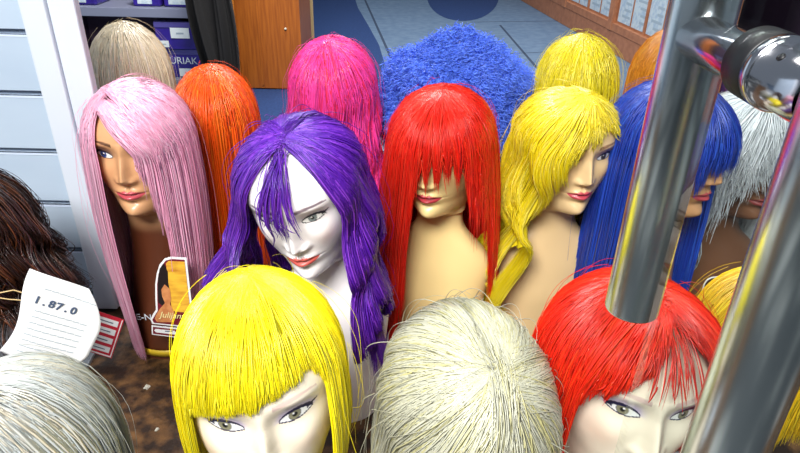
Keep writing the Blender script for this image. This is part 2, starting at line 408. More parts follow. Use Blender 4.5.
# ------------------------------------------------------------------ glass door with its pull handle
XH = float(P(632, 305, 0.385)[0]); Y1 = float(P(632, 305, 0.385)[1]); Y2 = 0.195; YG = 0.250
pole_bot = 0.574; so_z = 0.741; pole_top = 1.35
structure(boxobj('window_1', (XH - 0.0185, YG - 0.004, 0.0005), (XH + 0.9, YG + 0.004, 1.9), M['glass']))
hd = empty('door_pull_handle', (XH, YG, pole_bot), 'double brushed steel tube pull handle bolted through the glass, right', 'handle')
def pole(y, nm):
    R_ = 0.016; H_ = pole_top - pole_bot
    return lathe(nm, [(0, 0), (R_ - 0.0012, 0), (R_ - 0.0003, 0.0004), (R_, 0.0014), (R_, H_ - 0.001), (R_ - 0.001, H_), (0, H_)], M['steel'], hd, 96, Matrix.Translation((0, y - YG, 0)))
pole(Y1, 'tube'); pole(Y2, 'tube')
for dz in (so_z - pole_bot, so_z - pole_bot + 0.45):
    rx = Matrix.Translation((0, 0, dz)) @ Matrix.Rotation(PI / 2, 4, 'X')   # local z -> -Y (towards the camera)
    lathe('standoff', [(0, -(Y1 - YG) + 0.004), (0.0088, -(Y1 - YG) + 0.004), (0.0108, -(Y1 - YG) + 0.0065), (0.0108, -0.0085)], M['chrome'], hd, 48, Matrix.Translation((-0.003, 0, 0)) @ rx)
    lathe('gasket', [(0.0, -0.0080), (0.0138, -0.0080), (0.0148, -0.0072), (0.0148, 0.0072), (0.0138, 0.0080), (0, 0.0080)], M['rubber'], hd, 48, rx)
    lathe('collar', [(0.0, 0.0081), (0.0140, 0.0081), (0.0148, 0.0088), (0.0148, 0.0125), (0.0140, 0.0135), (0.0128, 0.0137), (0.0128, YG - Y2 - 0.012)], M['chrome'], hd, 48, rx)
    lathe('grub_screw', [(0, 0), (0.0016, 0), (0.0016, 0.0006), (0, 0.0006)], M['rubber'], hd, 16, Matrix.Translation((-0.0091, -0.023, dz + 0.0090)) @ Matrix.Rotation(-PI / 4, 4, 'Y'))

# ------------------------------------------------------------------ mannequins
def interp(x, pts):
    xs_ = [p[0] for p in pts]; ys_ = [p[1] for p in pts]
    # smooth monotone-ish interpolation (Catmull-Rom style through numpy): linear then box smoothed by the caller
    return np.interp(x, xs_, ys_)
def smoothed(z, pts, k=0.006):
    acc = 0; ws = 0
    for o_, w_ in ((-2, 1), (-1, 2), (0, 3), (1, 2), (2, 1)):
        acc = acc + w_ * interp(z + o_ * k * 0.5, pts); ws += w_
    return acc / ws

FRONT = [(-.02, .030), (-.012, .046), (-.006, .066), (0, .079), (.008, .0865), (.02, .0865), (.03, .083), (.045, .085), (.065, .087), (.09, .088), (.112, .088), (.128, .0925), (.145, .0925), (.16, .089)]
BACK = [(-.02, .052), (.0, .052), (.02, .058), (.045, .072), (.07, .086), (.10, .095), (.13, .097)]
WID = [(-.02, .047), (-.01, .047), (0, .050), (.012, .054), (.025, .058), (.045, .0635), (.065, .068), (.09, .0725), (.12, .075)]
def smst(a, b, x):
    t = np.clip((x - a) / (b - a), 0, 1); return t * t * (3 - 2 * t)

SKINS = {
 'pale': dict(skin=(0.86, 0.76, 0.60), lip=(0.45, 0.05, 0.08), shadow=(0.50, 0.42, 0.70), liner=(0.006, 0.006, 0.05), iris=(0.22, 0.21, 0.13), brow=(0.62, 0.45, 0.40)),
 'white': dict(skin=(0.90, 0.86, 0.86), lip=(0.60, 0.10, 0.08), shadow=(0.42, 0.36, 0.42), liner=(0.01, 0.01, 0.02), iris=(0.20, 0.24, 0.24), brow=(0.10, 0.05, 0.08)),
 'warm': dict(skin=(0.84, 0.64, 0.28), lip=(0.42, 0.035, 0.05), shadow=(0.45, 0.30, 0.25), liner=(0.02, 0.01, 0.01), iris=(0.10, 0.06, 0.03), brow=(0.30, 0.16, 0.08)),
 'tan': dict(skin=(0.62, 0.33, 0.16), lip=(0.50, 0.07, 0.09), shadow=(0.10, 0.06, 0.07), liner=(0.01, 0.01, 0.02), iris=(0.02, 0.05, 0.22), brow=(0.06, 0.025, 0.015)),
 'peach': dict(skin=(0.86, 0.62, 0.32), lip=(0.58, 0.07, 0.10), shadow=(0.40, 0.25, 0.22), liner=(0.01, 0.01, 0.02), iris=(0.06, 0.05, 0.04), brow=(0.25, 0.12, 0.06)),
 'brown': dict(skin=(0.20, 0.085, 0.04), lip=(0.30, 0.05, 0.05), shadow=(0.06, 0.03, 0.03), liner=(0.01, 0.01, 0.01), iris=(0.02, 0.01, 0.01), brow=(0.02, 0.01, 0.01)),
}
PIV = np.array([0, 0.01, -0.135])   # tilt pivot relative to the skull centre

def rotm(pitch, roll):
    """pitch > 0 bows the face down; roll > 0 leans the crown to the viewer's right"""
    a = math.radians(pitch); b = math.radians(roll)
    Rx = np.array([[1, 0, 0], [0, math.cos(a), -math.sin(a)], [0, math.sin(a), math.cos(a)]])
    Ry = np.array([[math.cos(b), 0, math.sin(b)], [0, 1, 0], [-math.sin(b), 0, math.cos(b)]])
    return Rx @ Ry

def yawm(psi):
    a = math.radians(psi)
    return np.array([[math.cos(a), -math.sin(a), 0], [math.sin(a), math.cos(a), 0], [0, 0, 1]])

def mannequin(label, C, yaw, pitch, roll, skin, base='bust', res=1.0, group='mannequin heads on the ledge', bodycol=None, band=False, scale=1.0):
    """C: world position of the skull centre (chin is 0.115 below it)"""
    sk = SKINS[skin]
    H = (C[2]) / scale - 0.115          # chin height above the ledge in local units
    nz = int(210 * res); nu = int(230 * res)
    # rows: crown by angle, then face, then neck and body
    al = np.linspace(PI / 2, 0, int(nz * .30))
    z_top = 0.13 + 0.062 * np.sin(al)
    z_face = np.linspace(0.13, -0.02, int(nz * .62))[1:]
    z_body = np.linspace(-0.02, -H, int(nz * .36))[1:]
    Z = np.concatenate([z_top, z_face, z_body])
    k_top = np.concatenate([np.cos(al), np.ones(len(z_face) + len(z_body))])
    k_top[0] = 0.004
    f = smoothed(Z, FRONT); b = smoothed(Z, BACK); wd = smoothed(Z, WID)
    f = np.where(Z > 0.13, 0.0925, f); b = np.where(Z > 0.13, .097, b); wd = np.where(Z > .13, .075, wd)
    # body profile
    if base == 'bust':
        zb_ = [(-H, 1.0), (-H + .02, 1.0)]
        WB = [(-.60, .080), (-.30, .086), (-.20, .098), (-.14, .104), (-.115, .102), (-.10, .092), (-.085, .070), (-.07, .050), (-.055, .042), (-.02, .041)]
        FB = [(-.60, .050), (-.30, .056), (-.20, .056), (-.14, .044), (-.10, .032), (-.06, .025), (-.02, .027)]
        BB = [(-.60, .050), (-.30, .056), (-.20, .058), (-.14, .052), (-.10, .046), (-.06, .044), (-.02, .050)]
    else:
        WB = [(-.60, .085), (-.31, .082), (-.26, .078), (-.22, .074), (-.20, .066), (-.12, .053), (-.06, .047), (-.02, .047)]
        FB = [(-.60, .080), (-.31, .078), (-.26, .074), (-.22, .070), (-.20, .060), (-.12, .042), (-.06, .034), (-.02, .030)]
        BB = [(-.60, .080), (-.31, .078), (-.26, .074), (-.22, .070), (-.20, .060), (-.12, .055), (-.06, .052), (-.02, .052)]
    body = Z < -0.02
    wd = np.where(body, smoothed(Z, WB, .02), wd); f = np.where(body, smoothed(Z, FB, .02), f); b = np.where(body, smoothed(Z, BB, .02), b)
    # columns: denser on the front
    t = np.linspace(0, 1, nu, endpoint=False)
    u = 2 * PI * t - 0.62 * np.sin(2 * PI * t)       # u=0 front (dense)
    ZZ = np.repeat(Z[:, None], nu, 1); su = np.sin(u)[None, :]; cu = np.cos(u)[None, :]
    fr = cu > 0
    taper = 0.42 * smst(.07, .0, Z) * smst(-.02, -.005, Z)
    taper = taper[:, None]
    x = wd[:, None] * np.sign(su) * np.abs(su) ** 0.93 * (1 - taper * np.clip(cu, 0, 1) ** 1.2)
    y = np.where(fr, -f[:, None] * np.abs(cu) ** 0.9, b[:, None] * np.abs(cu) ** 0.95)
    x = x * k_top[:, None]; y = y * k_top[:, None]
    def G(a, sa, bz, sb): return np.exp(-(a / sa) ** 2 - (bz / sb) ** 2)
    mask = np.clip(cu * 3, 0, 1) * smst(-.015, -.003, ZZ)
    ax = np.abs(x)
    dsp = np.zeros_like(x)
    nz_h = np.interp(ZZ, [.062, .0665, .070, .076, .085, .10, .112, .122, .135], [0, .006, .0165, .0215, .0185, .0125, .0075, .0045, 0])
    ns = np.interp(ZZ, [.06, .075, .09, .115], [.0105, .0095, .0075, .0075])
    dsp += nz_h * np.exp(-(ax / ns) ** 2)
    dsp += .0065 * G(ax - .0125, .0055, ZZ - .071, .0055)
    dsp -= .0105 * G(ax - .030, .0165, ZZ - .112, .0115)
    dsp += .0075 * G(ax - .031, .0125, ZZ - .1115, .0085)
    dsp += .0025 * G(ax - .030, .018, ZZ - .131, .006)
    dsp += .0050 * G(ax - .040, .016, ZZ - .083, .017)
    dsp += .0070 * G(ax, .020, ZZ - .0445, .0115)
    dsp += .0045 * G(ax - .006, .010, ZZ - .0505, .0036)
    dsp += .0058 * G(ax, .0145, ZZ - .0400, .0042)
    dsp -= .0042 * G(ax, .021, ZZ - .0458, .0017)
    dsp -= .0022 * G(ax, .0028, ZZ - .058, .005)
    dsp -= .0035 * G(ax, .014, ZZ - .0285, .005)
    dsp += .0050 * G(ax, .014, ZZ - .012, .011)
    y = y - dsp * mask
    # colours
    col = np.empty(x.shape + (3,)); col[:] = sk['skin']
    if bodycol is not None:
        bt = smst(-.02, -.06, ZZ)[..., None]; col = col * (1 - bt) + np.array(bodycol) * bt
    def mixc(m_, c_):
        nonlocal col
        m_ = np.clip(m_, 0, 1)[..., None]; col = col * (1 - m_) + np.array(c_) * m_
    fm = (cu > 0.1) & (ZZ > 0)
    blush = .35 * G(ax - .044, .016, ZZ - .078, .014) * fm
    mixc(blush, np.array(sk['skin']) * np.array([1.0, .72, .66]))
    ex = ax - .0305; ez = ZZ - .1115 - .13 * ex
    q = np.clip(1 - (ex / .0158) ** 2, 0, None)
    up_ = .0066 * q ** .75; lo_ = -.0046 * q ** .8
    inside = (q > 0) & (ez < up_) & (ez > lo_) & fm
    sh_ = smst(.0165, .003, ez - up_) * smst(.024, .012, np.abs(ex - .001)) * (ez > up_) * fm
    mixc(sh_ * .75, sk['shadow'])
    # brow
    bz = ZZ - (.1335 + .16 * (ex + .012) - 6.5 * (ex + .004) ** 2)
    bw_ = np.interp(ex, [-.018, -.008, .02], [.0030, .0026, .0008])
    mixc(smst(1.3, .6, np.abs(bz) / bw_) * ((ex > -.019) & (ex < .021) & fm) * .9, sk['brow'])
    mixc(inside * 1.0, (0.86, 0.86, 0.84))
    ix = ex + .001 * np.sign(x); ir = np.sqrt(ix ** 2 + (ez - .0012) ** 2)
    mixc(inside * smst(.0062, .0054, ir), np.array(sk['liner']) + .02)
    mixc(inside * smst(.0056, .0050, ir), sk['iris'])
    mixc(inside * smst(.0027, .0021, ir), (0.004, 0.004, 0.004))
    mixc(inside * smst(.0013, .0008, np.sqrt((ix + .0012) ** 2 + (ez - .0028) ** 2)), (0.9, 0.9, 0.9))
    # liner: thick above with a wing, thin below
    wing = (ex > .010) & (ex < .0205) & (np.abs(ez - (.0012 + .42 * (ex - .010))) < np.interp(ex, [.010, .0205], [.0025, .0006]))
    lin = ((q > 0) & (np.abs(ez - up_ - .0003) < np.interp(ex, [-.016, .0, .016], [.0009, .0021, .0027])) | (q > 0) & (np.abs(ez - lo_) < .0007) | wing) & fm
    mixc(lin * 1.0, sk['liner'])
    # lips
    lx = ax / .0248
    lu = np.interp(lx, [0, .22, .6, 1.0], [.0528 - .0012, .0538, .0505, .0458]); ll = .0458 - .0112 * np.clip(1 - lx ** 2.2, 0, 1)
    lips = (lx < 1) & (ZZ < lu) & (ZZ > ll) & fm
    ed = np.minimum(lu - ZZ, ZZ - ll)
    mixc(lips * smst(-.0001, .0005, ed), sk['lip'])
    mixc(lips * G(ax, .022, ZZ - .0459, .0008) * .8, np.array(sk['lip']) * .35)
    mixc(G(ax - .0065, .0035, ZZ - .0655, .0022) * fm * .7, np.array(sk['skin']) * .3)
    V = np.stack([x, y, ZZ - .115], -1)
    # tilt the head above the neck
    R_ = rotm(pitch, roll); wgt = smst(-.075, -.01, ZZ)[..., None]
    Vr = (V - PIV) @ R_.T + PIV
    V = V * (1 - wgt) + Vr * wgt
    V = V * scale
    V[..., 2] += C[2]            # to height above the ledge
    V = V.reshape(-1, 3); col = col.reshape(-1, 3)
    nr = len(Z)
    I = (np.arange(nr - 1)[:, None] * nu + np.arange(nu)[None, :]); J = (np.arange(nr - 1)[:, None] * nu + (np.arange(nu)[None, :] + 1) % nu)
    Q = np.stack([I, I + nu, J + nu, J], -1).reshape(-1, 4)
    feat = np.zeros((nr, nu), int)
    feat[inside | lin] = 1; feat[lips] = 2
    fq = feat.reshape(-1)[Q]; xq = x.reshape(-1)[Q].mean(1)
    fid = np.where((fq == 2).sum(1) >= 2, 2, np.where((fq == 1).sum(1) >= 2, np.where(xq < 0, 1, 3), 0))
    V[:, 2] = np.maximum(V[:, 2], 0.0005)
    root = empty('mannequin_head', (C[0], C[1], 0), label, 'mannequin head', group)
    root.rotation_euler = (0, 0, math.radians(yaw))
    for k_, nm in ((0, 'bust'), (1, 'eye'), (3, 'eye'), (2, 'lips')):
        q_ = Q[fid == k_]
        if len(q_) == 0: continue
        used, inv = np.unique(q_, return_inverse=True)
        vv = V[used]; cc = col[used]
        if k_ == 0:      # close the bottom
            pass
        me = mesh_np(nm, vv, inv.reshape(-1, 4), True, cc)
        ob = link(nm, me, root, M['skin'])
        if k_ == 2: ob['label'] = 'painted lips'
        if k_ in (1, 3): ob['label'] = 'painted eye with dark liner'
    if band:
        ang_ = np.linspace(0, 2 * PI, 65)
        V2 = []; Q2 = []
        for i, a_ in enumerate(ang_[:-1]):
            for (rr, zz_) in ((1.0, .010), (1.025, .010), (1.025, .024), (1.0, .024)):
                V2.append((.083 * rr * math.cos(a_) * scale, .080 * rr * math.sin(a_) * scale, zz_))
        for i in range(64):
            for j in range(4):
                a_ = i * 4 + j; b_ = i * 4 + (j + 1) % 4; c_ = ((i + 1) % 64) * 4 + (j + 1) % 4; d_ = ((i + 1) % 64) * 4 + j
                Q2.append((a_, d_, c_, b_))
        bo = link('base_band', mesh_np('base_band', V2, Q2), root, M['yellowband']); bo['label'] = 'yellow band round the base'
    return root

# ------------------------------------------------------------------ wigs
def wrap(a): return (a + 180) % 360 - 180

def lockpaths(phi, A, tipz, rad, K, flare, start):
    """paths in skull-centred local axes before tilt. phi degrees (0 = face), A (n,3) start directions, tipz (n)"""
    n = len(phi); p = np.radians(phi)
    h = np.stack([np.sin(p), -np.cos(p), np.zeros(n)], -1)
    A = A / np.linalg.norm(A, axis=1, keepdims=True)
    dot = np.clip((A * h).sum(1), -0.9999, 0.9999); om = np.arccos(dot)
    KA = 22
    al = np.linspace(0, 1, KA)[None, :, None] * 1.0
    omx = om[:, None, None]
    D = (np.sin((1 - al) * omx) * A[:, None, :] + np.sin(al * omx) * h[:, None, :]) / np.sin(omx)
    E = D * np.array(rad)[None, None, :]
    KF = 26
    dr = np.linspace(0, 0.60, KF + 1)[1:]
    fl = np.interp(dr, [f_[0] for f_ in flare], [f_[1] for f_ in flare])
    last = E[:, -1, :]
    F = np.repeat(last[:, None, :], KF, 1).copy()
    F[:, :, 0] *= fl[None, :]; F[:, :, 1] *= fl[None, :]; F[:, :, 2] = -dr[None, :]
    full = np.concatenate([E, F], 1)
    # smooth the joint
    for _ in range(2):
        full[:, 1:-1] = full[:, :-2] * .25 + full[:, 1:-1] * .5 + full[:, 2:] * .25
    out = np.empty((n, K, 3))
    seg = np.linalg.norm(np.diff(full, axis=1), axis=2)
    s = np.concatenate([np.zeros((n, 1)), np.cumsum(seg, 1)], 1)
    zc = full[:, :, 2]
    for i in range(n):
        k0 = int(np.argmax(zc[i]))
        below = np.nonzero(zc[i, k0:] < tipz[i])[0]
        if len(below) == 0: se = s[i, -1]
        else:
            k1 = k0 + below[0]
            if k1 == 0: k1 = 1
            za, zb_ = zc[i, k1 - 1], zc[i, k1]
            tt = (za - tipz[i]) / max(za - zb_, 1e-6); se = s[i, k1 - 1] + np.clip(tt, 0, 1) * (s[i, k1] - s[i, k1 - 1])
        ss = np.linspace(start[i] * min(se, 0.15), se, K)
        for c in range(3): out[i, :, c] = np.interp(ss, s[i], full[i, :, c])
    S_len = s
    return out

def tubes(paths, r, cols, sides=3):
    """paths (n,K,3), r (n,K)"""
    n, K, _ = paths.shape
    T = np.gradient(paths, axis=1); T /= np.linalg.norm(T, axis=2, keepdims=True) + 1e-9
    ref = paths.copy(); ref[:, :, 2] = 0.0
    ref = ref + np.array([0, 0, 1e-3]); ref /= np.linalg.norm(ref, axis=2, keepdims=True) + 1e-9
    B = np.cross(T, ref); B /= np.linalg.norm(B, axis=2, keepdims=True) + 1e-9
    N = np.cross(B, T)
    V = np.empty((n, K, sides, 3))
    for k in range(sides):
        a_ = 2 * PI * k / sides + PI / 6
        V[:, :, k] = paths + (B * math.cos(a_) * 1.8 + N * math.sin(a_) * .7) * r[:, :, None]
    V = V.reshape(-1, 3)
    base = (np.arange(n)[:, None, None] * K + np.arange(K - 1)[None, :, None]) * sides
    k0 = np.arange(sides)[None, None, :]; k1 = (k0 + 1) % sides
    Q = np.stack([base + k0, base + k1, base + sides + k1, base + sides + k0], -1).reshape(-1, 4)
    C = np.repeat(cols[:, :, None, :], sides, 2).reshape(-1, 3)
    return V, Q, C

def noise1(x, seed, per=360.0, octs=((3, 1.0), (7, .6), (13, .4))):
    rr = np.random.RandomState(seed); out = np.zeros_like(x)
    for k, a_ in octs: out += a_ * np.sin(np.radians(x) * k + rr.uniform(0, 6.28))
    return out

def make_wig(name, label, C, yaw, pitch, roll, color, groups, rad=(.090, .108, .118), flare=((0, 1), (.1, 1.02), (.3, 1.06), (.6, 1.1)),
             wave=(0.0, .06), curl_end=0.0, seed=1, n=2200, thick=.0011, K=18, clump=.35, frizz=.0015, tint2=None, dark=None, cat='wig', group='wigs on display', scale=1.0,
             flyaway=30, shell=True, stand=False, hair_rough=0.36, radj=.003, wavestart=.05):
    """groups: dicts with phi (lo, hi), A (start dir) or A2 pair along phi, tip [(phi, z)...], part name, frac, wispy"""
    rs = np.random.RandomState(seed)
    key = name + '_' + str(seed)
    hm = hairmat(key, color, hair_rough)
    R_ = rotm(pitch, roll)
    root = empty(name, C, label, cat, group); root.rotation_euler = (0, 0, math.radians(yaw))
    color = np.array(color); tint2 = np.array(tint2) if tint2 is not None else None
    def deform(pth, phi, s_off, wv, sd, fr):
        """waves, frizz, tilt; pth (n,K,3)"""
        n_, K_, _ = pth.shape
        t_ = np.linspace(0, 1, K_)[None, :]
        rdir = pth.copy(); rdir[:, :, 2] *= .6; rdir /= np.linalg.norm(rdir, axis=2, keepdims=True) + 1e-9
        tdir = np.stack([-rdir[:, :, 1], rdir[:, :, 0], np.zeros((n_, K_))], -1)
        pth = pth + rdir * s_off[:, None, None]
        if wv[0] > 0:
            drop = np.clip((wavestart - pth[:, :, 2]) / .22, 0, 1.3)
            ph = noise1(phi, sd, octs=((2, 1.6), (5, 1.2), (11, .7)))[:, None]
            zz_ = pth[:, :, 2] / wv[1] * 2 * PI
            pth = pth + rdir * (wv[0] * drop * np.sin(zz_ + ph))[:, :, None] + tdir * (wv[0] * 1.0 * drop * np.cos(zz_ * .9 + ph * 1.3))[:, :, None]
        if curl_end != 0:
            pth = pth + rdir * (curl_end * np.clip((t_ - .72) / .28, 0, 1) ** 2)[:, :, None]
        if fr > 0:
            j1 = rs.normal(0, 1, (n_, 3)); j2 = rs.normal(0, 1, (n_, 3))
            pth = pth + (j1[:, None, :] * np.sin(t_ * 3.0)[:, :, None] + j2[:, None, :] * (t_ ** 2)[:, :, None]) * fr
        pr = (pth - PIV) @ R_.T + PIV
        # gravity: below the jaw the hair hangs plumb, so blend the tilt into a plain shift
        ref = np.array([0, 0, -.02]); shift = ((ref - PIV) @ R_.T + PIV) - ref
        w_ = smst(.0, -.16, pth[:, :, 2])[..., None]
        pth = pr * (1 - w_) + (pth + shift) * w_
        return pth * scale
    tot = sum((g['phi'][1] - g['phi'][0]) * g.get('dens', 1.0) for g in groups)
    for g in groups:
        lo, hi = g['phi']
        nn = max(8, int(n * (hi - lo) * g.get('dens', 1.0) / tot))
        gfl = g.get('flare', flare)
        def setup(phi):
            fA = np.clip((phi - lo) / max(hi - lo, 1e-6), 0, 1)[:, None]
            A = np.array(g['A'])[None, :] * (1 - fA) + np.array(g.get('A2', g['A']))[None, :] * fA
            tz = np.interp(phi, [q[0] for q in g['tip']], [q[1] for q in g['tip']])
            return A, tz
        phi = rs.uniform(lo, hi, nn)
        nc = max(3, int((hi - lo) / g.get('cl', 7.0)))
        cen = np.linspace(lo, hi, nc + 1); cen = (cen[:-1] + cen[1:]) / 2 + rs.uniform(-1.5, 1.5, nc)
        ci = np.abs(phi[:, None] - cen[None, :]).argmin(1)
        A, tz = setup(phi)
        A = A / np.linalg.norm(A, axis=1, keepdims=True) + rs.normal(0, g.get('spread', .035), (nn, 3))
        tz = tz + rs.normal(0, g.get('jit', .008), nn) + rs.normal(0, g.get('cjit', .006), nc)[ci]
        start = np.where(rs.uniform(size=nn) < .5, rs.uniform(0, .1, nn), rs.uniform(0, .95, nn))
        rg = g.get('rad', rad)
        pa = lockpaths(phi, A, tz, rg, K, gfl, start)
        pc = lockpaths(cen[ci], A, tz, rg, K, gfl, start)
        t_ = np.linspace(0, 1, K)[None, :, None]
        cl_ = clump * np.clip((t_ - .25) / .75, 0, 1) * g.get('clump', 1.0)
        pth = pa * (1 - cl_) + pc * cl_
        off = rs.uniform(-.6, 1, nn) * radj + rs.normal(0, radj * .35, nc)[ci] * .6
        phw = phi * (1 - .8) + cen[ci] * .8
        pth = deform(pth, phw, off, wave, seed, frizz)
        tt = np.linspace(0, 1, K)[None, :]
        r = thick * rs.uniform(.6, 1.3, (nn, 1)) * np.interp(tt, [0, .1, .75, 1], [.75, 1, .9, .15]) * g.get('thick', 1.0)
        v_ = rs.uniform(.86, 1.06, nn)[:, None] * rs.normal(1, .03, nc)[ci][:, None]
        cc = color[None, None, :] * v_[:, :, None] * np.ones((nn, K, 1))
        if tint2 is not None:
            m_ = (rs.uniform(size=nn) < .35)[:, None, None] * rs.uniform(.3, 1, (nn, 1, 1)); cc = cc * (1 - m_) + tint2 * m_
        V, Q, Cc = tubes(pth, r, np.clip(cc, 0, 1))
        me = mesh_np(g.get('name', 'hair'), V, Q, True, Cc)
        link(g.get('name', 'hair'), me, root, hm)
        if g.get('name') is None and flyaway:
            ph2 = rs.uniform(lo, hi, flyaway); A2_, tz2 = setup(ph2)
            pf = lockpaths(ph2, A2_ + rs.normal(0, .1, (flyaway, 3)), tz2 * rs.uniform(.3, 1, flyaway), rad, K, flare, rs.uniform(0, .9, flyaway))
            pf = deform(pf, ph2, rs.uniform(.003, .014, flyaway), wave, seed, .008)
            rr_ = np.full((flyaway, K), .00028)
            V, Q, Cc = tubes(pf, rr_, np.clip(np.ones((flyaway, K, 3)) * color * 1.0, 0, 1))
            me = mesh_np('loose_hair', V, Q, True, Cc); link('loose_hair', me, root, hm)
        if shell and g.get('shell', True):
            ns_ = max(6, int((hi - lo) / 2.0)); ph3 = np.linspace(lo, hi, ns_); A3, tz3 = setup(ph3)
            KS = 40
            ps = lockpaths(ph3, A3, tz3 + .012 + wave[0] * 4.5, rg, KS, gfl, np.zeros(ns_))
            ps = deform(ps, ph3, np.full(ns_, -radj * .9), wave, seed, 0)
            Vs = ps.reshape(-1, 3)
            I = np.arange(ns_ - 1)[:, None] * KS + np.arange(KS - 1)[None, :]
            Q = np.stack([I, I + 1, I + KS + 1, I + KS], -1).reshape(-1, 4)
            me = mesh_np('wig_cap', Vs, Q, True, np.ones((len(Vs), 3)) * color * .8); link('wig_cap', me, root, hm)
    if stand:
        H_ = float(C[2]) - .001
        lathe('wig_stand', [(0, -H_), (.075, -H_), (.075, -H_ + .012), (.02, -H_ + .03), (.02, -.15), (.045, -.12), (.062, -.06), (.068, 0), (.060, .04), (.040, rad[2] - .035), (0, rad[2] - .022)], M['post'], root, 32)
    return root

def eyes_to_C(u, v, d, yaw, extra=.088):
    """skull centre from where the point between the eyes stands"""
    p = P(u, v, d); f_ = np.array([math.sin(math.radians(yaw)), -math.cos(math.radians(yaw)), 0])
    return p - f_ * extra

def tiltC(C, yaw, pitch, roll):
    """untilted centre so that the tilted brow lands where it was asked for"""
    e = np.array([0, -.088, 0.0]); R_ = rotm(pitch, roll)
    d = ((e - PIV) @ R_.T + PIV) - e
    return C - yawm(yaw) @ d

CR = (0, .12, 1)       # crown whorl
# --- 1 pink long straight wig
yw, pt, rl = 2, 0, 0
C = eyes_to_C(121, 155, .98, yw)
mannequin('tan mannequin head under the long pink wig, dark brown base with a yellow band', C, yw, pt, rl, 'tan', base='pillar', bodycol=(.085, .022, .008), band=True)
make_wig('long_wig', 'long straight pale pink wig with side-swept fringe beside the white slatted wall', C, yw, pt, rl, (.93, .42, .60),
    [dict(phi=(38, 336), A=(-.32, -.30, 1), tip=[(38, -.42), (100, -.40), (180, -.40), (260, -.42), (336, -.40)], dens=1.0, spread=.03),
     dict(phi=(18, 60), A=(-.36, -.62, .86), tip=[(18, .02), (26, -.02), (34, -.12), (42, -.34), (60, -.4)], name='fringe', dens=2.2, shell=True, spread=.05, jit=.02)],
    rad=(.086, .106, .094), flare=((0, 1), (.1, 1.05), (.2, 1.03), (.4, .90), (.6, .85)), seed=11, n=11000, tint2=(.96, .62, .76), frizz=.0012, thick=.00055)

# --- 2 purple wavy wig
yw, pt, rl = -3, 14, -8
PINK_C = C
C = tiltC(eyes_to_C(289, 222, .80, yw), yw, pt, rl)
mannequin('white-faced mannequin head bowed under the purple wavy wig', C, yw, pt, rl, 'white')
make_wig('wavy_wig', 'deep purple wavy shoulder-length wig with wispy fringe on a white-faced head', C, yw, pt, rl, (.095, .010, .38),
    [dict(phi=(46, 230), A=(0, -.18, 1), tip=[(46, -.24), (90, -.30), (180, -.30), (230, -.29)], dens=1.0, spread=.04, cl=9),
     dict(phi=(230, 316), A=(0, -.18, 1), tip=[(230, -.28), (270, -.26), (316, -.2)], dens=1.0, spread=.04, cl=9, flare=((0, 1), (.06, 1.2), (.14, 1.55), (.24, 1.6), (.6, 1.4))),
     dict(phi=(-26, 10), A=(.0, -.35, 1), tip=[(-26, .02), (-16, -.005), (-5, .0), (10, .04)], name='fringe', dens=.07, shell=False, spread=.05, jit=.018, cl=7, thick=.9, clump=2.4)],
    rad=(.090, .106, .084), flare=((0, 1), (.08, 1.05), (.2, 1.24), (.32, 1.24), (.6, 1.2)), wave=(.015, .12), seed=12, n=11000, tint2=(.26, .05, .62), frizz=.002, thick=.0006)

# --- 3 red long wig
yw, pt, rl = -18, 6, 0
C = tiltC(eyes_to_C(427, 161, .99, yw), yw, pt, rl)
mannequin('warm-skinned mannequin bust with bare shoulder under the long red wig', C, yw, pt, rl, 'warm')
make_wig('long_wig', 'long straight bright red wig whose fringe hides the eyes, in the middle row', C, yw, pt, rl, (.82, .014, .004),
    [dict(phi=(86, 322), A=(0, -.05, 1), tip=[(86, -.40), (180, -.42), (270, -.42), (322, -.42)], dens=1.0, spread=.04),
     dict(phi=(46, 90), A=(0, -.05, 1), tip=[(46, -.05), (60, -.09), (72, -.15), (90, -.4)], dens=1.0, spread=.04, jit=.03, cjit=.015, shell=False),
     dict(phi=(-45, 52), A=(.0, -.15, 1), tip=[(-45, -.16), (-30, -.07), (-12, -.030), (4, -.01), (14, -.02), (30, .0), (52, -.03)], name='fringe', dens=.55, shell=False, spread=.05, jit=.014, cl=10, clump=2.2),
     dict(phi=(-50, -8), A=(.0, -.15, 1), tip=[(-50, -.40), (-18, -.40), (-13, -.12), (-8, -.0)], name='fringe', dens=1.8, shell=True, flare=((0, 1), (.1, 1.12), (.2, 1.2), (.4, 1.3), (.6, 1.3)), spread=.05, jit=.014, cl=8, clump=2)],
    rad=(.088, .106, .086), flare=((0, 1), (.1, 1.15), (.25, 1.30), (.4, 1.34), (.6, 1.3)), seed=13, n=11000, tint2=(.88, .05, .02), frizz=.002, thick=.0006)

# --- 4 yellow wavy wig facing right
yw, pt, rl = 12, 4, 0
C = tiltC(eyes_to_C(590, 158, 1.02, yw), yw, pt, rl)
mannequin('peach mannequin bust turned to the right under the yellow wavy wig', C, yw, pt, rl, 'peach')
make_wig('wavy_wig', 'long wavy yellow wig on a mannequin turned right, in the middle row', C, yw, pt, rl, (.90, .72, .008),
    [dict(phi=(50, 306), A=(.16, -.2, 1), jit=.03, tip=[(50, -.16), (60, -.24), (100, -.30), (180, -.34), (270, -.34), (306, -.26)], dens=1.0, spread=.04, cl=10),
     dict(phi=(-56, 62), A=(.16, -.22, 1), tip=[(-56, -.13), (-44, -.08), (-33, -.04), (-24, .0), (-14, .034), (0, .05), (20, .056), (44, .045), (62, .0)], name='fringe', dens=.9, shell=True, spread=.05, jit=.008, cl=8)],
    rad=(.092, .108, .081), flare=((0, 1), (.08, 1.05), (.16, 1.08), (.26, 1.5), (.36, 1.5), (.6, 1.4)), wave=(.017, .14), seed=14, n=11000, tint2=(.93, .80, .10), frizz=.002, thick=.0006)

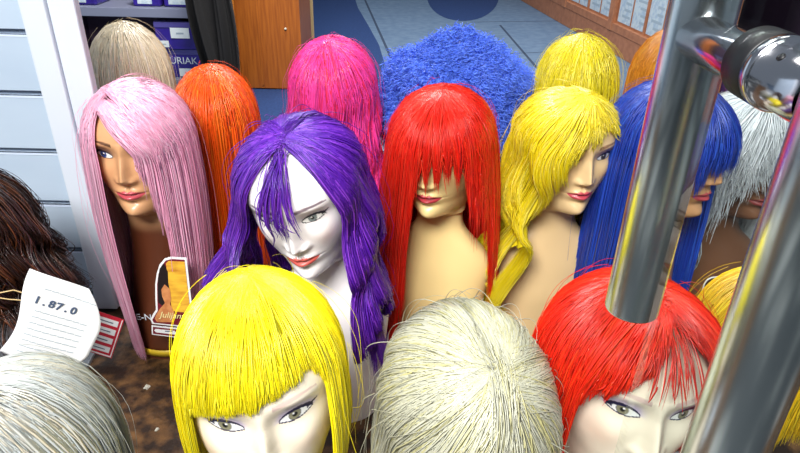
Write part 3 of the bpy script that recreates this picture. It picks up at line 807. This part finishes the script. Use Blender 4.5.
# --- 5 blue wig facing right
yw, pt, rl = 36, 2, 0
C = tiltC(eyes_to_C(717, 156, .98, yw), yw, pt, rl)
mannequin('tan mannequin head in profile under the blue wig, behind the steel handle', C, yw, pt, rl, 'tan')
make_wig('long_wig', 'long straight royal blue wig with low fringe behind the steel handle', C, yw, pt, rl, (.012, .05, .46),
    [dict(phi=(56, 316), A=(0, 0, 1), tip=[(56, -.34), (180, -.38), (316, -.34)], dens=1.0),
     dict(phi=(-46, 60), A=(.0, -.15, 1), tip=[(-46, -.06), (-25, -.012), (30, -.005), (60, -.03)], name='fringe', dens=1.2, shell=True, jit=.01)],
    rad=(.090, .106, .094), flare=((0, 1), (.1, 1.04), (.3, 1.1), (.6, 1.1)), seed=15, n=6000, tint2=(.03, .12, .65), thick=.0008)

# --- 6 silver wig
yw, pt, rl = 12, 4, 0
C = tiltC(eyes_to_C(776, 168, 1.12, yw), yw, pt, rl)
mannequin('dark brown mannequin bust under the silver white wig at right', C, yw, pt, rl, 'brown')
make_wig('shaggy_wig', 'silver white shaggy wig with wispy flicked ends on a dark brown bust', C, yw, pt, rl, (.72, .76, .80),
    [dict(phi=(62, 298), A=(0, 0, 1), tip=[(62, -.20), (180, -.26), (298, -.26)], dens=1.0, jit=.03, cl=10),
     dict(phi=(-64, 66), A=(.0, -.15, 1), tip=[(-64, -.16), (-45, -.05), (-25, .01), (30, .02), (66, -.04)], name='fringe', dens=.8, shell=False, jit=.022, cl=8)],
    rad=(.102, .112, .100), flare=((0, 1), (.08, 1.0), (.2, .98), (.3, 1.2), (.6, 1.2)), wave=(.008, .12), seed=16, n=4500, tint2=(.80, .84, .88), frizz=.006, curl_end=.02, flyaway=60, thick=.0008)

# --- front row: yellow bob
yw, pt, rl = 12, -5, -3
C = tiltC(eyes_to_C(261, 424, .54, yw), yw, pt, rl)
mannequin('pale mannequin head with hazel eyes under the yellow bob in front', C, yw, pt, rl, 'pale', res=1.5)
make_wig('bob_wig', 'glossy bright yellow bob wig with full fringe in the front row', C, yw, pt, rl, (.93, .78, .004),
    [dict(phi=(48, 312), A=CR, tip=[(48, -.12), (90, -.13), (180, -.13), (270, -.13), (312, -.12)], dens=1.0, spread=.05),
     dict(phi=(-52, 52), A=CR, tip=[(-52, -.01), (-44, .014), (-25, .020), (0, .026), (25, .036), (40, .042), (52, .01)], name='fringe', dens=1.4, spread=.05, jit=.002, cjit=.0015)],
    rad=(.0815, .101, .095), flare=((0, 1), (.05, 1.03), (.1, .98), (.15, .86), (.6, .8)), seed=21, n=12000, tint2=(.93, .84, .03), frizz=.001, thick=.00055, K=20, clump=.2, radj=.002, flyaway=24)

# --- front row: platinum
yw, pt, rl = 10, 6, 0
C = tiltC(eyes_to_C(490, 482, .55, yw), yw, pt, rl)
mannequin('pale mannequin head almost hidden under the platinum layered wig', C, yw, pt, rl, 'pale', res=.8)
make_wig('layered_wig', 'platinum white layered wig with a centre whorl in the front row', C, yw, pt, rl, (.50, .50, .39),
    [dict(phi=(40, 320), A=(.22, -.60, 1), A2=(.12, -.42, 1), tip=[(40, -.12), (180, -.15), (320, -.12)], dens=1.0, spread=.07, cl=9),
     dict(phi=(-42, 42), A=(.16, -.52, 1), tip=[(-42, -.02), (-20, .03), (0, .035), (22, .03), (42, .0)], name='fringe', dens=1.2, spread=.07, jit=.008, cl=9)],
    rad=(.086, .108, .098), flare=((0, 1), (.05, 1.04), (.12, 1.0), (.2, .9), (.6, .8)), seed=22, n=13000, tint2=(.48, .45, .20), frizz=.0011, thick=.00048, K=20, clump=.45, radj=.0022, wave=(.004, .12), flyaway=50, wavestart=.1)

# --- front row: red bob
yw, pt, rl = 1, -5, 4
C = tiltC(eyes_to_C(658, 416, .60, yw), yw, pt, rl)
mannequin('pale mannequin head with lilac eyeshadow under the red bob in front', C, yw, pt, rl, 'pale', res=1.5)
make_wig('bob_wig', 'bright orange-red bob wig with parted fringe in the front row', C, yw, pt, rl, (.88, .022, .006),
    [dict(phi=(50, 310), A=(.0, .0, 1), tip=[(50, -.12), (90, -.13), (180, -.14), (270, -.13), (310, -.12)], dens=1.0, spread=.05),
     dict(phi=(-54, -8), A=(.06, -.2, 1), A2=(.06, -.3, 1), tip=[(-54, -.03), (-44, .018), (-34, .030), (-22, .046), (-14, .070), (-8, .090)], name='fringe', dens=1.3, jit=.004, cjit=.004, clump=1.6),
     dict(phi=(-10, 32), A=(.06, -.3, 1), tip=[(-10, .090), (32, .090)], name='fringe', dens=1.1, jit=.002, cjit=.001),
     dict(phi=(30, 60), A=(.06, -.3, 1), A2=(.06, -.15, 1), tip=[(30, .088), (38, .060), (48, .03), (60, -.03)], name='fringe', dens=1.3, jit=.004, cjit=.004),
     dict(phi=(-18, 26), A=(.06, -.3, 1), tip=[(-18, .034), (0, .030), (26, .036)], name='fringe', dens=.035, shell=False, jit=.006, cl=7, thick=.9, clump=2.6)],
    rad=(.096, .108, .098), flare=((0, 1), (.05, 1.08), (.1, 1.06), (.16, .95), (.6, .8)), seed=23, n=11000, tint2=(.92, .06, .01), frizz=.0015, thick=.0006, K=20, clump=.3, radj=.0025)

# --- back row (these stand on plain stands hidden by the hair)
def back_wig(name, label, u, v, d, yaw, color, tint2, seed, tipz=-.32, rad=(.090, .106, .105), **kw):
    C_ = P(u, v, d)
    A_ = kw.pop('A', (0, -.05, 1)); n_ = kw.pop('n', 5500)
    return make_wig(name, label, C_, yaw, 0, 0, color, [dict(phi=(0, 360), A=A_, tip=[(0, tipz), (360, tipz)], spread=.045)], rad=rad, seed=seed, n=n_, tint2=tint2, stand=True, K=15, thick=kw.pop('thick', .0008), **kw)
back_wig('long_wig', 'pale blonde wig standing behind the pink wig at the shelving', 132, 76, 1.42, 0, (.86, .74, .52), (.88, .78, .64), 31, rad=(.084, .10, .118))
back_wig('long_wig', 'long straight orange wig between the pink and the purple wigs', 216, 120, 1.24, 0, (.92, .10, .003), (.95, .20, .01), 32, rad=(.080, .10, .108), flare=((0, 1), (.1, 1.02), (.3, 1.04), (.6, 1.05)))
back_wig('wavy_wig', 'hot pink wavy wig with a red tinge behind the purple wig', 334, 90, 1.34, 0, (.94, .06, .38), (.85, .02, .06), 33, rad=(.094, .106, .112), wave=(.012, .13), flare=((0, 1), (.1, 1.05), (.2, 1.12), (.3, 1.3), (.6, 1.3)), A=(-.1, -.25, 1), tipz=-.36)
back_wig('long_wig', 'yellow straight wig furthest back, behind the yellow wavy one', 576, 84, 1.36, 0, (.90, .76, .01), (.93, .82, .12), 34, rad=(.084, .10, .104), flyaway=140, flare=((0, 1), (.1, 1.04), (.3, 1.2), (.6, 1.2)))
back_wig('long_wig', 'golden auburn wig half hidden behind the steel handle', 673, 79, 1.34, 0, (.62, .22, .012), (.75, .35, .03), 35, rad=(.088, .10, .108))
back_wig('long_wig', 'dark violet wig showing between the handle and the silver wig', 738, 96, 1.38, 0, (.06, .006, .12), (.12, .02, .2), 36, rad=(.078, .10, .098))
# corner pieces
back_wig('long_wig', 'golden yellow wig low behind the red bob at the right', 762, 340, .80, 0, (.90, .56, .006), (.92, .70, .03), 37, rad=(.082, .094, .092), tipz=-.07, A=(.5, .1, 1))
back_wig('layered_wig', 'silver blonde wig in the bottom left corner', 18, 474, .56, 0, (.44, .47, .46), (.52, .47, .36), 38, rad=(.080, .105, .103), tipz=-.14, A=(-.5, .0, 1), n=8000, thick=.0007)
C = P(-34, 236, .93)
make_wig('curly_wig', 'dark brown curly wig with auburn lights at the left edge', C, 0, 0, 0, (.022, .007, .004),
    [dict(phi=(0, 360), A=(0, 0, 1), tip=[(0, -.13), (90, -.10), (180, -.16), (360, -.13)], cl=9, jit=.03, cjit=.02)],
    rad=(.082, .100, .105), flare=((0, 1), (.06, 1.15), (.16, 1.45), (.6, 1.5)), wave=(.020, .080), seed=39, n=4500, tint2=(.16, .045, .012), frizz=.007, K=26, stand=True, clump=.9, flyaway=70, thick=.0008)

# --- blue afro
def afro(name, label, C, r0, color, seed, n=9000):
    rs = np.random.RandomState(seed)
    hm = hairmat('afro', color, .6, .25)
    root = empty(name, C, label, 'wig', 'wigs on display')
    d = rs.normal(0, 1, (n, 3)); d /= np.linalg.norm(d, axis=1, keepdims=True); d = d[d[:, 2] > -.75]; n = len(d)
    K = 14; t = np.linspace(0, 1, K)[None, :]
    sc = np.array([1.0, .92, .95])
    lump = 1 + .05 * np.sin(d[:, 0] * 7 + 1) * np.sin(d[:, 1] * 6 + 2) + .05 * np.sin(d[:, 2] * 8 + d[:, 0] * 5)
    a1 = np.cross(d, rs.normal(0, 1, (n, 3))); a1 /= np.linalg.norm(a1, axis=1, keepdims=True); a2 = np.cross(d, a1)
    rr = r0 * lump[:, None] * (rs.uniform(.80, .93, (n, 1)) + .10 * t * rs.uniform(.5, 1.3, (n, 1)))
    ph = rs.uniform(0, 6.28, (n, 1)); cr = rs.uniform(.0025, .006, (n, 1)); tw = rs.uniform(7, 14, (n, 1))
    pth = d[:, None, :] * rr[..., None] + a1[:, None, :] * (cr * np.cos(ph + tw * t))[..., None] + a2[:, None, :] * (cr * np.sin(ph + tw * t))[..., None]
    pth = pth * sc
    r = np.full((n, K), .0006) * np.interp(t, [0, .8, 1], [1, 1, .3])
    cc = np.array(color)[None, None, :] * rs.uniform(.7, 1.25, (n, 1, 1)) * np.ones((n, K, 1))
    V, Q, Cc = tubes(pth, r, np.clip(cc, 0, 1)); link('curls', mesh_np('curls', V, Q, True, Cc), root, hm)
    bm = bmesh.new(); bmesh.ops.create_icosphere(bm, subdivisions=5, radius=1)
    for v in bm.verts:
        c = v.co.normalized(); l_ = 1 + .05 * math.sin(c.x * 7 + 1) * math.sin(c.y * 6 + 2) + .05 * math.sin(c.z * 8 + c.x * 5)
        l_ *= .87 + random.uniform(-.012, .012); v.co = Vector((c.x * sc[0], c.y * sc[1], max(c.z, -.8) * sc[2])) * r0 * l_
    o = bm_obj('wig_cap', bm, None, root, True)
    o.data.materials.append(hm)
    ca = o.data.color_attributes.new('Col', 'FLOAT_COLOR', 'POINT'); ca.data.foreach_set('color', np.tile(np.array([*color, 1]) * [.7, .7, .7, 1], (len(o.data.vertices), 1)).astype(np.float32).ravel())
    H_ = float(C[2]) - .001
    lathe('wig_stand', [(0, -H_), (.075, -H_), (.075, -H_ + .012), (.02, -H_ + .03), (.02, -.12), (0, -.12)], M['post'], root, 32)
    return root
afro('afro_wig', 'big frizzy blue afro wig behind the long red wig', P(454, 112, 1.45), .192, (.10, .22, .92), 41, 15000)

# ------------------------------------------------------------------ tags and papers
# white curved paper tag tied to the brown wig
tg = P(57, 325, .80)
t = empty('paper_tag', tg, 'white curled paper tag with printed capitals tied to the dark brown wig', 'paper tag')
t.rotation_euler = Euler((math.radians(-8), math.radians(30), math.radians(6)))
def paper_surface(x, z):
    return .010 * math.sin(x * 28 + z * 9) + .25 * x * x
NX, NZ = 24, 34
V = []; Q = []
for j in range(NZ):
    tz = j / (NZ - 1); z = -.062 + .124 * tz
    wl = -.048 + .006 * math.sin(tz * 5); wr = .050 - .034 * max(0, (tz - .55) / .45) ** 1.8 - .022 * max(0, (.25 - tz) / .25) ** 1.6
    for i in range(NX):
        x = wl + (wr - wl) * i / (NX - 1); V.append((x, paper_surface(x, z), z + .012 * (x / .05) * -.4))
for j in range(NZ - 1):
    for i in range(NX - 1):
        a_ = j * NX + i; Q.append((a_, a_ + 1, a_ + NX + 1, a_ + NX))
sheet = link('paper', mesh_np('paper', V, Q), t, M['white'])
so = sheet.modifiers.new('thickness', 'SOLIDIFY'); so.thickness = .0006; so.offset = 1
def on_paper(x, z): return Matrix.Translation((x, paper_surface(x, z) - .0016, z - .0048 * x / .05)) @ Matrix.Rotation(math.atan(.28 * math.cos(x * 28 + z * 9) + .5 * x), 4, 'Z')
for i, ch in enumerate('1.87.0'):
    text_obj('printed_letter', ch, .0150, M['ink'], on_paper(-.032 + i * .0085, .026), t, bold=.0004)
random.seed(3)
for k in range(9):
    z = .044 - k * .0115 if k < 1 else .012 - (k - 1) * .0088
    bm = bmesh.new()
    for q in range(7):
        x0 = -.030 + q * .009
        if x0 > .03: continue
        m_ = on_paper(x0 + .004, z)
        box(bm, (-.004, -.0002, -.00035), (.004, .0002, .00035), 0, m_)
    bm_obj('printed_line', bm, M['greyink'], t)
tube('tag_string', [(-.046, -.004, .030), (-.06, -.012, .034), (-.075, -.016, .024), (-.09, -.005, .01)], .0007, M['stick'], t)
tube('tag_string', [(-.046, -.004, .020), (-.062, -.010, .018), (-.08, -.014, .016), (-.092, -.004, .03)], .0007, M['stick'], t)

# red and white card standing behind the pink wig's hair at left
c0 = P(104, 335, 1.16)
t = empty('price_card', c0, 'red and white printed card tucked beside the hanging pink hair', 'card')
t.rotation_euler = Euler((math.radians(-14), math.radians(22), math.radians(0))); t.scale = (1.17, 1.17, 1.17)
boxobj('card', (-.026, 0, -.036), (.022, .0012, .036), M['red'], t)
boxobj('white_border', (-.0245, -.0007, -.0345), (.0205, -.0001, -.0325), M['white'], t)
boxobj('white_border', (.0190, -.0007, -.0325), (.0205, -.0001, .0345), M['white'], t)
for z in (-.028, -.012, .004, .020):
    boxobj('white_panel', (-.022, -.0009, z), (.0155, -.0003, z + .010), M['white'], t)
    boxobj('printed_line', (-.012, -.0013, z + .004), (.008, -.00095, z + .0055), M['ink'], t)

# picture card hanging on the pink head's base
c0 = P(168, 300, 1.09)
t = empty('picture_card', c0, 'die-cut picture card of a dark-haired woman hanging at the dark brown base', 'card')
t.rotation_euler = Euler((math.radians(-6), 0, math.radians(-4))); t.scale = (1.23, 1.23, 1.23)
K_ = .00143   # metres per pixel at that depth
def outl(pts, s=1.0): return [((x - 164) * K_ * s, -(y - 300) * K_ * s) for x, y in pts]
body = [(172, 252), (166, 254), (160, 261), (156, 271), (153, 283), (151, 300), (150, 312), (146, 318), (143, 324), (144, 329), (188, 331), (188, 252)]
poly_obj('card', outl(body), .0012, M['white'], t)
inn = [(173, 254), (167, 256), (162, 262), (158, 271), (155, 283), (153, 301), (152, 313), (148, 319), (145, 324), (146, 327.5), (186, 329), (186, 254)]
poly_obj('card_print', outl(inn), .0004, M['darkred'], t, Matrix.Translation((0, -.0005, 0)))
poly_obj('gold_field', outl([(170, 256), (167, 259), (167, 312), (186, 313), (186, 256)]), .0003, M['gold'], t, Matrix.Translation((0, -.0010, 0)))
poly_obj('pictured_hair', outl([(165, 259), (160, 265), (157, 276), (155, 290), (154, 303), (159, 308), (164, 306), (168, 297), (167, 280), (168, 268)]), .0003, M['darkhair'], t, Matrix.Translation((0, -.0011, 0)))
poly_obj('pictured_skin', outl([(163, 282), (159, 288), (159, 296), (161, 303), (155, 310), (151, 316), (148, 322), (150, 326), (166, 325), (170, 317), (168, 309), (166, 304), (168, 298), (168, 287)]), .0003, M['tan'], t, Matrix.Translation((0, -.0016, 0)))
text_obj('printed_word', 'Julijana', .0135, M['cream'], Matrix.Translation((.004, -.0024, -.024)), t, shear=.35)
bar = poly_obj('name_strip', outl([(143, 331), (188, 333), (188, 345), (142, 342)]), .001, M['white'], t)
poly_obj('strip_print', outl([(144.5, 332.5), (187, 334.5), (187, 343.5), (143.5, 340.8)]), .0003, M['darkred'], bar, Matrix.Translation((0, -.0004, 0)))
poly_obj('strip_panel', outl([(147, 334.5), (167, 335.3), (168, 337), (167, 339.8), (147, 338.6), (145.5, 336.5)]), .0003, M['white'], bar, Matrix.Translation((0, -.0008, 0)))
poly_obj('strip_panel', outl([(172, 335.5), (186, 336.2), (186, 340.8), (172, 340)]), .0003, M['white'], bar, Matrix.Translation((0, -.0008, 0)))
boxobj('printed_line', (-.006 - .004, -.0013, -.0525), (.001, -.00085, -.0512), M['ink'], bar)
# lettering on the base
lt = text_obj('painted_letters', 'KE-N', .019, M['post'], Matrix.Identity(4), None)
pk = [o for o in COL.objects if o.name == 'mannequin_head'][0]
lt.parent = pk
lt.matrix_local = Matrix.Rotation(math.radians(-4), 4, 'Z') @ Matrix.Translation((-.025, -.0795, .100)) @ Matrix.Rotation(PI / 2, 4, 'X')

# film-wrapped card by the yellow wig at right
c0 = P(714, 290, .96)
t = empty('film_label', c0, 'clear film label with white outline and script behind the golden yellow wig', 'label')
t.rotation_euler = Euler((0, 0, math.radians(10)))
fb = -float(c0[2]) + .001
arc = [(-.020, -.03)] + [(-.020 + .012 - .012 * math.cos(a_), .012 + .012 * math.sin(a_)) for a_ in np.linspace(0, PI / 2, 8)] + [(.045, .026)]
tube('label_outline', [(x, 0, z) for x, z in arc], .0011, M['white'], t)
poly_obj('label_film', [(-.019, -.03)] + [(x + .001, z - .001) for x, z in arc[1:]] + [(.045, fb), (-.019, fb)], .0008, mat('brown_film', (.10, .055, .035), .2), t)
text_obj('printed_word', 'No', .013, M['white'], Matrix.Translation((.004, -.0016, .008)), t, shear=.3)

# small crumbs on the ledge
random.seed(9)
for (u, v, s, lab) in [(147, 388, .006, 'larger glassy crumb on the brown ledge left of the yellow bob'), (157, 430, .004, 'small pale crumb on the brown ledge nearest the bottom edge'), (112, 405, .003, 'tiny pale crumb on the ledge by the corner wig')]:
    p = PZ(u, v, 0)
    bm = bmesh.new(); bmesh.ops.create_icosphere(bm, subdivisions=2, radius=s)
    for vv in bm.verts: vv.co *= random.uniform(.6, 1.2); vv.co.z = max(vv.co.z * .6, -s * .3)
    o = bm_obj('crumb', bm, M['crumb']); o.location = (float(p[0]), float(p[1]), s * .3)
    tag(o, lab, 'crumb')
